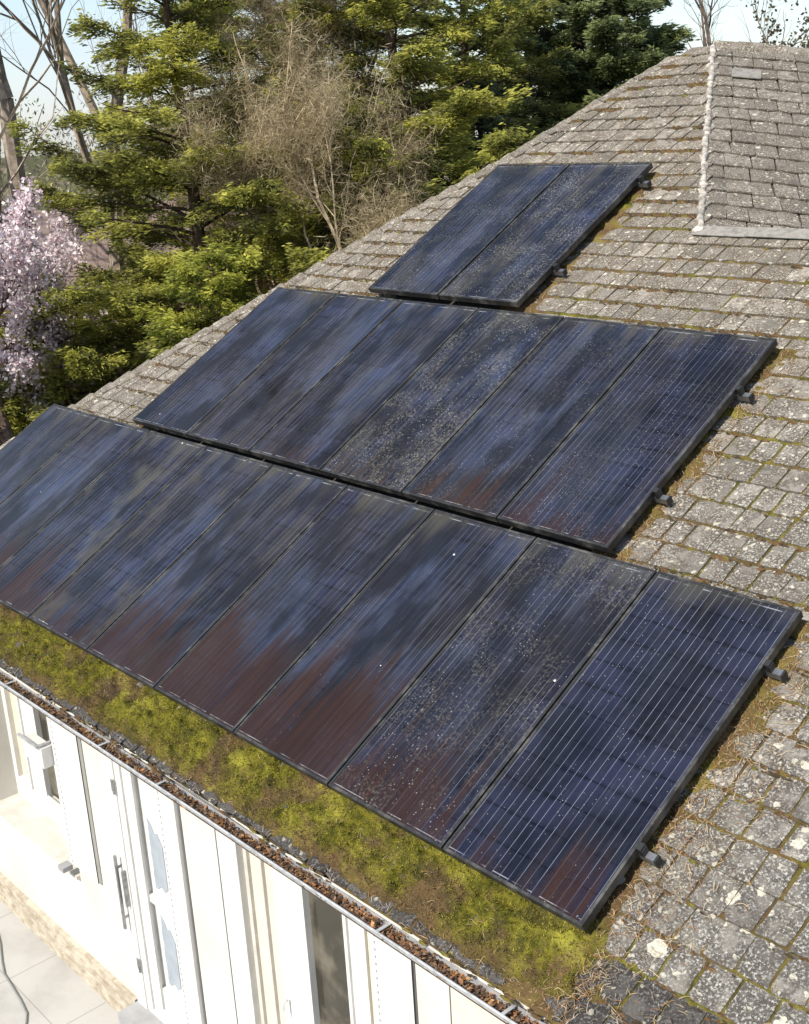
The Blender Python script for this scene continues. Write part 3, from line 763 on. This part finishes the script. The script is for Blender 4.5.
# jagged pale-grey film pieces on the door glass
for (z0,z1) in ((-1.62,-1.02),(-2.50,-1.86)):
    m=MB(); xs2=[-4.03,-3.84]; L=[];Rr=[]
    n_=14
    for i in range(n_+1):
        z=z0+(z1-z0)*i/n_; L.append((-4.035+random.uniform(0,.012),z)); 
    topx=[(-3.99,z1-.03),(-3.95,z1-.10),(-3.91,z1-.08),(-3.85,z1-.17)]
    botx=[(-3.85,z0+.06),(-3.90,z0+.015),(-3.95,z0+.045),(-4.0,z0)]
    out=L+topx+botx; k_=len(out)
    V=[(a,-.176,b) for a,b in out]+[(a,-.1705,b) for a,b in out]
    m.add(V,[tuple(range(k_)),tuple(range(2*k_-1,k_-1,-1))]+[(i,i+k_,(i+1)%k_+k_,(i+1)%k_) for i in range(k_)])
    sub(m.build('glass_film',M['grey']),dr)
m=MB(); m.box(-4.485,-4.463,-.27,-.25,-2.17,-1.50); m.box(-4.48,-4.468,-.25,-.215,-1.62,-1.60); m.box(-4.48,-4.468,-.25,-.215,-2.08,-2.06); sub(m.build('bar_handle',M['steel']),dr)
m=MB(); m.box(-4.43,-4.41,-.25,-.2155,-1.95,-1.63); sub(m.build('lock_plate',M['steel']),dr)
for z in (-.88,-2.50):
    m=MB(); m.tube([(-4.395,-.226,z-.06),(-4.395,-.226,z+.06)],.011,8); m.box(-4.44,-4.40,-.222,-.2152,z-.05,z+.05); sub(m.build('hinge',M['steel']),dr)
m=MB(); m.box(-3.72,-3.49,-.235,-.2,-2.9,-.49); hp(m.build('shutter',M['white']))
m=MB(); m.box(-3.706,-3.694,-.2375,-.2353,-2.85,-.5); hp(m.build('perforated_strip',M['perf']))
for a_,b_ in ((-3.488,-3.471),(-3.033,-3.009),(-1.06,-1.047),(-.772,-.762)): m=MB(); m.box(a_,b_,-.205,-.16,-2.92,-.47); hp(m.build('panel_joint',M['joint']))
m=MB(); m.box(-3.008,-2.78,-.21,-.15,-2.92,-.47); hp(m.build('facade_panel',M['white']))
m=MB(); m.box(-2.778,-2.41,-.16,-.11,-2.92,-.47); 
f_=hp(m.build('facade_panel',M['cream'])); 
m=MB(); m.box(-2.74,-2.70,-.185,-.1605,-2.9,-.48); m.box(-2.55,-2.535,-.185,-.1605,-2.9,-.48); sub(m.build('batten',M['sill']),f_)
w=window(-2.408,-1.50,-2.92,-.47,-.19,.06,[(-2.07,-1.68,-2.5,-.55,M['pane'])])
m=MB(); 
hpts=[(-2.35,-.21,-1.66),(-2.35,-.245,-1.66),(-2.35,-.25,-1.70),(-2.35,-.25,-1.78)]; m.tube(hpts,.010,8); sub(m.build('handle',M['white'],None,True),w)
m=MB(); m.box(-1.498,-1.428,-.17,-.11,-2.92,-.47); hp(m.build('facade_panel',M['curtain']))
shutter(-1.42,-1.062,-2.9,-.49,-.218,'left')
m=MB(); m.box(-.755,XR,-.21,-.1,-2.92,-.47); hp(m.build('facade_panel',M['cream']))
m=MB(); m.box(-3.40,XR,-.24,.1,GZ,-2.925); hp(m.build('plinth',M['plinth']))

# ------------------------------------------------------------------ ground
def sheet(name,x0,x1,y0,y1,z,mat,label):
    m=MB(); m.add([(x0,y0,z),(x1,y0,z),(x1,y1,z),(x0,y1,z)],[(0,1,2,3)]); o=m.build(name,mat); o['kind']='structure'; return o
sheet('ground',-400,400,-300,500,GZ-.01,M['ground'],'')
sheet('patio',-10.4,6,-9,-.05,GZ,M['patio'],'')
m=MB(); pts=[(-7.2,-.42,GZ+.008),(-6.8,-.45,GZ+.008),(-6.45,-.56,GZ+.008),(-6.2,-.66,GZ+.008),(-6.02,-.72,GZ+.008),(-5.8,-.745,GZ+.008),(-5.61,-.77,GZ+.008),(-5.4,-.81,GZ+.008),(-5.29,-.87,GZ+.008),(-5.1,-1.1,GZ+.008),(-5.0,-1.6,GZ+.008)]
tag(m.build('cable',M['hose']) if False else (m.tube(pts,.008,8) or m.build('cable',M['hose'],None,True)),'thin grey cable lying in a curve on the pale patio','cable')

# ------------------------------------------------------------------ trees
def unit(v): return v/(np.linalg.norm(v,axis=-1,keepdims=True)+1e-9)
def leaf_quads(P,Dr,L,Wd):
    """elongated leaves: centres P, directions Dr, half lengths, half widths"""
    n=len(P); s=unit(np.cross(Dr,rng.normal(0,1,(n,3))+np.array([0,0,.0]))); L=L[:,None]; Wd=Wd[:,None]
    return np.stack([P-Dr*L,P-s*Wd,P+Dr*L,P+s*Wd],1).reshape(-1,3)

def conifer(name,base,H,R,nl,label,pal,dens=1.,z0=.5,droop=.25,seed=1,leafL=.07,trunk=.2,profile=.8,group=None,bare=0.):
    global rng
    r=np.random.default_rng(seed); root=empty(name,base,label,'tree',group)
    tb=MB(); lean=r.normal(0,.25,2)
    zz=np.linspace(0,H,14); tp=np.stack([lean[0]*(zz/H)**2+.06*np.sin(zz*1.1+seed),lean[1]*(zz/H)**2+.06*np.cos(zz*.9),zz],1)
    tb.tube(tp,trunk*(1-zz/H*.93)+.012,8,(.085,.06,.042))
    P=[];Dd=[];C=[];Ls=[]
    pal=np.array(pal)
    for i in range(nl):
        f=(i+r.random())/nl; z=z0+(H-z0-.1)*f
        Rz=R*((1-f)**profile)*(.72+.4*r.random())+.2
        az=i*2.399+r.normal(0,.35); dirx=np.array([math.cos(az),math.sin(az),0.])
        b=np.array([np.interp(z,zz,tp[:,0]),np.interp(z,zz,tp[:,1]),z]); K=9
        t=np.linspace(0,1,K); droop_=droop*r.uniform(.3,1.3); rise=r.uniform(.05,.65)
        side=np.array([-dirx[1],dirx[0],0]); wv=r.normal(0,.08)
        lp=b+dirx*Rz*t[:,None]+np.array([0,0,1.])*(Rz*(rise*t-droop_*2.0*t**2+ .16*t**4))[:,None]+side*(Rz*wv*np.sin(t*3))[:,None]
        tb.tube(lp,np.linspace(.014+Rz*.007,.005,K),5,(.075,.055,.04),False)
        isb=r.random()<bare
        nb=int(5+Rz*6*(.6 if isb else 1)); clr=r.normal(0,.15)
        for j in range(nb):
            tj=r.uniform(.10,1.)**.75; sgn=1 if j%2 else -1
            bl=(Rz*.30*(1.15-tj)+.22)*r.uniform(.6,1.3); p0=np.array([np.interp(tj,t,lp[:,q]) for q in range(3)])
            ang=r.uniform(.5,1.2)*sgn; bd=dirx*math.cos(ang)+side*math.sin(ang); bd[2]=r.uniform(-.32,.25)
            tb.tube([p0,p0+bd*bl*.5,p0+bd*bl+np.array([0,0,-.06*bl])],[.008,.006,.003],3,(.09,.065,.045),False)
            if isb and r.random()<.55: continue
            m_=int(dens*bl*260); 
            if m_<1: continue
            q=r.random(m_); lat=r.normal(0,1,m_)*(.05+.19*bl*(1-q)); hz=r.normal(0,1,m_); 
            bs=np.array([-bd[1],bd[0],0]); bs/=np.linalg.norm(bs)+1e-9
            pc=p0+bd*(bl*q)[:,None]+bs*lat[:,None]+np.stack([r.normal(0,.02,m_),r.normal(0,.02,m_),hz*.05+.02-.2*np.abs(lat)],1)
            dd_=unit(bd+bs*(np.sign(lat)*r.uniform(.3,1.1,m_))[:,None]+r.normal(0,.28,(m_,3)))
            ct=np.clip(r.normal(.45,.18)+clr+.25*(q-.5)+.13*hz+r.normal(0,.12,m_),0,1)  # leaf colour lightened towards pad tops, imitating light from above
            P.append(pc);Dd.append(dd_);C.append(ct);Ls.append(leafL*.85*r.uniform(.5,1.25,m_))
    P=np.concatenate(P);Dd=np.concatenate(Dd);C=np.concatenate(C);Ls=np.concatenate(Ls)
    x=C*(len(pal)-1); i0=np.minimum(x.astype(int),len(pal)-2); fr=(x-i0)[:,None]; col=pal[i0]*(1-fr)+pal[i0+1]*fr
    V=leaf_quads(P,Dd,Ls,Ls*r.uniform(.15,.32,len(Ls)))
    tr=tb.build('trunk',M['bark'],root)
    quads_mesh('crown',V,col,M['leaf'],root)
    return root

def bare_tree(name,base,H,label,col=(.20,.16,.12),seed=1,levels=5,spread=.5,trunk=.14,cat='tree',leaf=None,nleaf=0,leafcol=None,leafsize=.03,leafw=(.5,.9),group=None,stems=1,first=.3,cm=None,kids=(3,4)):
    r=np.random.default_rng(seed); root=empty(name,base,label,cat,group); tb=MB(); tw=MB(); tips=[]
    def grow(p,d,L,rad,lev):
        K=5 if lev<2 else 4; pts=[p]; dd_=d.copy()
        for i in range(K-1):
            dd_=unit(dd_+r.normal(0,.05+.04*lev,3)+np.array([0,0,.05])); pts.append(pts[-1]+dd_*L/(K-1))
        pts=np.array(pts); (tb if lev<2 else tw).tube(pts,np.linspace(rad,rad*.58,K),7 if lev<2 else (4 if lev<4 else 3),tuple(np.array(col)*r.uniform(.75,1.25)),False)
        if lev>=levels-1:
            tips.append(pts); 
            if lev>=levels: return
        nk=r.integers(kids[0],kids[1]+1)
        for j in range(nk):
            s=r.uniform(first if lev==0 else .25,1.) if j<nk-1 else 1.
            q=np.array([np.interp(s,np.linspace(0,1,K),pts[:,a]) for a in range(3)])
            nd=unit(dd_+unit(r.normal(0,1,3))*spread*(1.5 if j<nk-1 else .5)+np.array([0,0,.12]))
            grow(q,nd,L*r.uniform(.5,.75),rad*(.62 if j==nk-1 else .45),lev+1)
    for s_ in range(stems):
        o=np.array([r.normal(0,.18),r.normal(0,.18),0]) if stems>1 else np.zeros(3)
        grow(o,unit(np.array([r.normal(0,.10),r.normal(0,.10),1.])),H*.45,trunk/(stems**.5),0)
    tb.build('trunk',M['bark'],root)
    br=tw.build('branches' if leaf is None else 'branches',M['bark'],root)
    if leaf:
        T=np.concatenate(tips); n=nleaf; i=r.integers(0,len(T),n); P=T[i]+r.normal(0,.075 if leafw[0]>.3 else .13,(n,3)); Dd=unit(r.normal(0,1,(n,3)))
        L=leafsize*r.uniform(.6,1.3,n); pal=np.array(leafcol); c=pal[r.integers(0,len(pal),n)]*r.uniform(.8,1.15,(n,1))
        quads_mesh('crown',leaf_quads(P,Dd,L,L*r.uniform(leafw[0],leafw[1],n)),c,leaf,root)
    return root

OL=[(.08,.09,.03),(.24,.25,.06),(.43,.43,.09),(.60,.58,.13)]
OG=[(.09,.10,.04),(.21,.22,.07),(.36,.37,.10),(.50,.49,.15)]
DG=[(.07,.09,.045),(.15,.19,.08),(.25,.30,.12),(.36,.40,.16)]
BG=[(.06,.08,.02),(.19,.22,.04),(.42,.44,.07),(.60,.58,.12)]
GG=[(.09,.11,.07),(.15,.19,.10),(.22,.26,.14),(.32,.35,.20)]
TN=[(.22,.17,.10),(.33,.26,.15),(.44,.35,.22),(.52,.44,.29)]
conifer('cedar_tree',(-13.7,7.1,-3.2),10.8,3.5,125,'broad olive green conifer with long drooping limbs just past the left roof edge',OL,1.05,.9,.16,3,.062,.17,.75,bare=.34)
conifer('cedar_tree',(-14.4,5.0,-3.2),4.6,3.4,60,'lower conifer with pale green fronds reaching over the pink blossom',OL,.95,.7,.17,5,.062,.14,.7,bare=.12)
conifer('cedar_tree',(-11.3,9.6,-3.2),11.5,3.3,100,'tall conifer with bright yellow green pads left of the dark spruce',OL,1.25,1.5,.14,8,.06,.17,.65,bare=.12)
conifer('cedar_tree',(-13.0,12.6,-3.2),10.5,3.4,85,'olive conifer behind the yellow green one in the middle of the treeline',OG,1.0,1.5,.16,9,.07,.17,.65,bare=.15)
conifer('cedar_tree',(-15.8,10.2,-3.2),11.2,3.6,110,'airy yellow green conifer filling the gap behind the tan twiggy tree',OL,1.0,1.,.16,19,.062,.15,.7,bare=.25)
conifer('cypress_tree',(-11.3,6.0,-3.2),5.4,1.7,62,'young bright green conifer touching the roof hip left of the middle panels',BG,1.3,.8,.12,61,.055,.09,.6)
conifer('cypress_tree',(-11.35,8.6,-3.2),7.3,1.9,70,'young conifer with glowing yellow green tips left of the topmost panels',BG,1.2,1.2,.12,62,.055,.10,.55,bare=.1)
conifer('spruce_tree',(-12.1,14.9,-3.2),12.5,2.0,120,'dense dark green spruce beside the top of the roof',DG,2.0,2.0,.10,12,.075,.16,.62)
bare_tree('bare_tree',(-16.6,5.4,-3.2),13,'thin leafless tree with tangled tan branches at the upper left corner',(.34,.28,.22),36,6,.55,.12,first=.35,kids=(3,4))
conifer('pine_tree',(-14.9,16.6,-3.2),10.8,2.4,70,'hazy grey green pine left of the dark spruce',GG,1.5,2.,.1,14,.085,.13,.5)
conifer('pine_tree',(-12.2,12.4,-3.2),7.6,1.7,50,'small grey green pine just above the roof hip, below the spruce',GG,1.8,2.,.1,15,.07,.1,.6)
bare_tree('larch_tree',(-11.4,8.0,-3.2),10.4,'pale brown leafless larch with dense twigs between the conifers',(.44,.36,.25),21,5,.42,.15,leaf=M['leaf'],nleaf=80000,leafcol=[(.34,.27,.16),(.46,.37,.23),(.56,.48,.32)],leafsize=.08,leafw=(.03,.065),first=.15)
bare_tree('larch_tree',(-11.1,9.1,-3.2),7.6,'rusty brown tree with dry twigs under the yellow green pads',(.17,.11,.07),22,5,.6,.11,leaf=M['leaf'],nleaf=60000,leafcol=[(.38,.22,.12),(.46,.30,.16),(.32,.25,.14)],leafsize=.075,leafw=(.03,.07),first=.15)
bare_tree('larch_tree',(-13.4,9.9,-3.2),8.4,'tan twiggy tree behind the broad olive conifer',(.27,.2,.13),23,5,.6,.10,leaf=M['leaf'],nleaf=40000,leafcol=TN,leafsize=.08,leafw=(.03,.065),first=.12)
bare_tree('bare_tree',(-17.6,6.0,-3.2),17,'leftmost leafless tree with a thick grey trunk against the sky',(.30,.25,.20),31,4,.40,.24,first=.55)
bare_tree('bare_tree',(-18.0,7.3,-3.2),15.5,'second leafless tree from the left with a brown trunk',(.26,.21,.16),32,5,.40,.20,first=.5)
bare_tree('bare_tree',(-24.5,13.5,-3.2),12.0,'slim leafless tree farther back right of the brown trunk',(.25,.21,.18),33,5,.45,.12,first=.3)
bare_tree('bare_tree',(-13.4,21.3,-3.2),11.3,'leafless tree rising behind the roof peak',(.13,.10,.08),34,5,.42,.15,first=.55)
bare_tree('bare_tree',(-10.3,19.4,-3.2),9.0,'small tufted tree behind the far right end of the ridge',(.12,.09,.07),35,5,.40,.11,leaf=M['leaf'],nleaf=9000,leafcol=[(.11,.11,.06),(.17,.15,.08),(.14,.10,.06)],leafsize=.045,first=.6)
bare_tree('blossom_tree',(-13.7,3.45,-3.2),6.1,'pink blossoming tree at the left edge',(.10,.07,.06),41,5,.62,.13,leaf=M['petal'],nleaf=30000,leafcol=[(.74,.60,.64),(.84,.74,.76),(.60,.46,.52),(.88,.83,.83)],leafsize=.036,first=.35,kids=(3,4))
bare_tree('blossom_tree',(-18.3,4.6,-3.2),6.4,'whiter blossoming tree behind the pink one',(.10,.07,.06),42,5,.60,.12,leaf=M['petal'],nleaf=14000,leafcol=[(.78,.72,.74),(.70,.60,.66)],leafsize=.04,first=.35)

# far wood (stuff): a belt of twiggy crowns beyond the gardens
r=np.random.default_rng(77); n=300000
cx=[];
NC=260; ang=r.uniform(-1.75,.35,NC); dist=r.uniform(33,60,NC); cxx=3.3+dist*np.sin(ang); cyy=-3.9+dist*np.cos(ang); rad=r.uniform(1.6,3.2,NC); hh=r.uniform(4.5,9.0,NC)-3.2+ (dist-33)*.03
i=r.integers(0,NC,n); q=unit(r.normal(0,1,(n,3)))*(r.random((n,1))**.45)
P=np.stack([cxx[i]+q[:,0]*rad[i],cyy[i]+q[:,1]*rad[i],-3.2+(hh[i]+3.2)*.5+q[:,2]*(hh[i]+3.2)*.5],1)
pal=np.array([(.30,.25,.18),(.24,.23,.12),(.36,.31,.23),(.17,.19,.09)]); ci=r.integers(0,4,NC); col=pal[ci][i]*r.uniform(.7,1.3,(n,1))
L=r.uniform(.05,.15,n); rng=r
tag(quads_mesh('far_wood',leaf_quads(P,unit(r.normal(0,1,(n,3))+np.array([0,0,1.])),L,L*.4),col,M['leaf']),'distant brown and olive wood beyond the gardens','wood',None,'stuff')

# ------------------------------------------------------------------ neighbours
def far_tile(name,a,b):
    t=NT(name); p=t.obj(); s=t.sep(p)
    fx=t.math('FRACT',t.math('MULTIPLY',s[0],3.3)); fz=t.math('FRACT',t.math('MULTIPLY',s[2],3.6))
    g=t.math('MAXIMUM',t.math('LESS_THAN',fx,.12),t.math('LESS_THAN',fz,.16))
    c=t.mix(t.ramp(t.noise(p,2.,4),.3,.7),a,b); c=t.mix(t.math('MULTIPLY',g,.55),c,tuple(x*.35 for x in a))
    return t.fin(c,.85,Specular_IOR_Level=.2)
FT=far_tile('neighbour_tiles',(.25,.18,.15),(.19,.15,.135)); FT2=far_tile('pale_tiles',(.42,.42,.43),(.36,.36,.37))
def neighbour(loc,rz,wx,wy,hw,hr,label,tm):
    r_=empty('house',loc,label,'house'); r_.rotation_euler=(0,0,rz)
    m=MB(); m.box(-wx/2,wx/2,-wy/2,wy/2,0,hw); 
    m.add([(-wx/2,-wy/2,hw),(-wx/2,wy/2,hw),(-wx/2,0,hw+hr*.97)],[(0,1,2)]); m.add([(wx/2,-wy/2,hw),(wx/2,wy/2,hw),(wx/2,0,hw+hr*.97)],[(0,1,2)])
    m.build('wall',M['wall'],r_)
    m=MB(); o=.35; ez=hw-o*hr/(wy/2)
    for s in (-1,1):
        V=np.array([(-wx/2-.3,s*(wy/2+o),ez),(wx/2+.3,s*(wy/2+o),ez),(wx/2+.3,0,hw+hr),(-wx/2-.3,0,hw+hr)],float); V2=V+[0,0,.10]
        m.add(np.concatenate([V,V2]),[(0,1,2,3),(4,5,6,7),(0,1,5,4),(1,2,6,5),(3,0,4,7)])
    rf=m.build('roof',tm,r_)
    m=MB(); m.box(wx*.25-.25,wx*.25+.25,-.2,.25,hw+hr-.3,hw+hr+.7); m.build('chimney',plain('brick',(.17,.13,.11),.9),rf)
    for x in (-wx*.3,0,wx*.3):
        for s in (-1,1):
            m=MB(); m.box(x-.45,x+.45,s*(wy/2+.01)-.01,s*(wy/2+.01)+.01,hw*.35,hw*.78); w_=m.build('window',M['white'],r_)
            m=MB(); m.box(x-.38,x+.38,s*(wy/2+.025)-.006,s*(wy/2+.025)+.006,hw*.40,hw*.74); m.build('pane',M['pane'],w_)
neighbour((-21.2,9.6,-3.2),math.radians(61),7,5,3.0,2.4,'neighbouring house with a pinkish tiled roof behind the blossom tree',FT)
neighbour((-27.5,32.5,-3.2),math.radians(40),9,7,3.6,4.6,'distant house with a pale grey roof glimpsed above the pines',FT2)
m=MB(); r_=empty('garden_shed',(-15.9,6.5,-3.2),'small white walled shed half hidden by the conifer fronds','shed')
m.box(-.9,.9,-.7,.7,0,1.75); m.build('wall',M['wall'],r_)
m=MB(); m.box(-1.,1.,-.8,.8,1.752,1.85); m.build('roof',FT,r_)
m=MB(); m.box(-.35,.35,-.73,-.702,.05,1.6); m.build('door',M['step'],r_)

# ------------------------------------------------------------------ light, sky, camera
sd=Vector((.03,-.71,.70)).normalized()
w=D.worlds.new('World'); scene.world=w; w.use_nodes=True; nt=w.node_tree
sky=nt.nodes.new('ShaderNodeTexSky'); sky.sky_type='NISHITA'; sky.sun_disc=False
sky.sun_elevation=math.asin(sd.z); sky.sun_rotation=math.atan2(sd.x,sd.y); sky.air_density=1.0; sky.dust_density=.5; sky.ozone_density=1.5
bg=nt.nodes['Background']; tc=nt.nodes.new('ShaderNodeTexCoord'); mp=nt.nodes.new('ShaderNodeMapping'); mp.inputs[3].default_value=(1,1,2.6); nt.links.new(tc.outputs['Generated'],mp.inputs[0])
cn=nt.nodes.new('ShaderNodeTexNoise'); cn.inputs['Scale'].default_value=2.3; cn.inputs['Detail'].default_value=7; cn.inputs['Roughness'].default_value=.6; nt.links.new(mp.outputs[0],cn.inputs['Vector'])
cr=nt.nodes.new('ShaderNodeMapRange'); cr.inputs[1].default_value=.40; cr.inputs[2].default_value=.68; cr.inputs[3].default_value=.12; cr.inputs[4].default_value=.8; nt.links.new(cn.outputs[0],cr.inputs[0])
cm=nt.nodes.new('ShaderNodeMix'); cm.data_type='RGBA'; nt.links.new(cr.outputs[0],cm.inputs[0]); nt.links.new(sky.outputs[0],cm.inputs[6]); cm.inputs[7].default_value=(4.1,4.7,5.7,1)
nt.links.new(cm.outputs[2],bg.inputs[0]); bg.inputs[1].default_value=.135
sl=D.lights.new('sun','SUN'); sl.energy=5.0; sl.angle=math.radians(.53); sl.color=(1,.93,.82)
so=D.objects.new('sun',sl); COL.objects.link(so); so.rotation_euler=sd.to_track_quat('Z','Y').to_euler(); so.location=(-10,-10,20)

yaw,pit,rol=-0.848274006967337,-0.3140684996492963,0.057946802626649835
f=Vector((math.cos(pit)*math.sin(yaw),math.cos(pit)*math.cos(yaw),math.sin(pit))); rr=Vector((math.cos(yaw),-math.sin(yaw),0)); dn=f.cross(rr)
r2_=rr*math.cos(rol)+dn*math.sin(rol); d2=-rr*math.sin(rol)+dn*math.cos(rol)
cam=D.cameras.new('camera'); co=D.objects.new('camera',cam); COL.objects.link(co)
mw=Matrix((( r2_.x,-d2.x,-f.x),(r2_.y,-d2.y,-f.y),(r2_.z,-d2.z,-f.z))).to_4x4(); mw.translation=Vector((3.3252012142,-3.9380088986,3.8501371258)); co.matrix_world=mw
cam.sensor_fit='HORIZONTAL'; cam.sensor_width=36; cam.lens=1229.0877*36/809; cam.clip_start=.05; cam.clip_end=1500
scene.camera=co
scene.render.resolution_x=809; scene.render.resolution_y=1024
vs=scene.view_settings; vs.view_transform='Standard'; vs.look='None'; vs.gamma=1; vs.exposure=.38
scene.display_settings.display_device='sRGB'
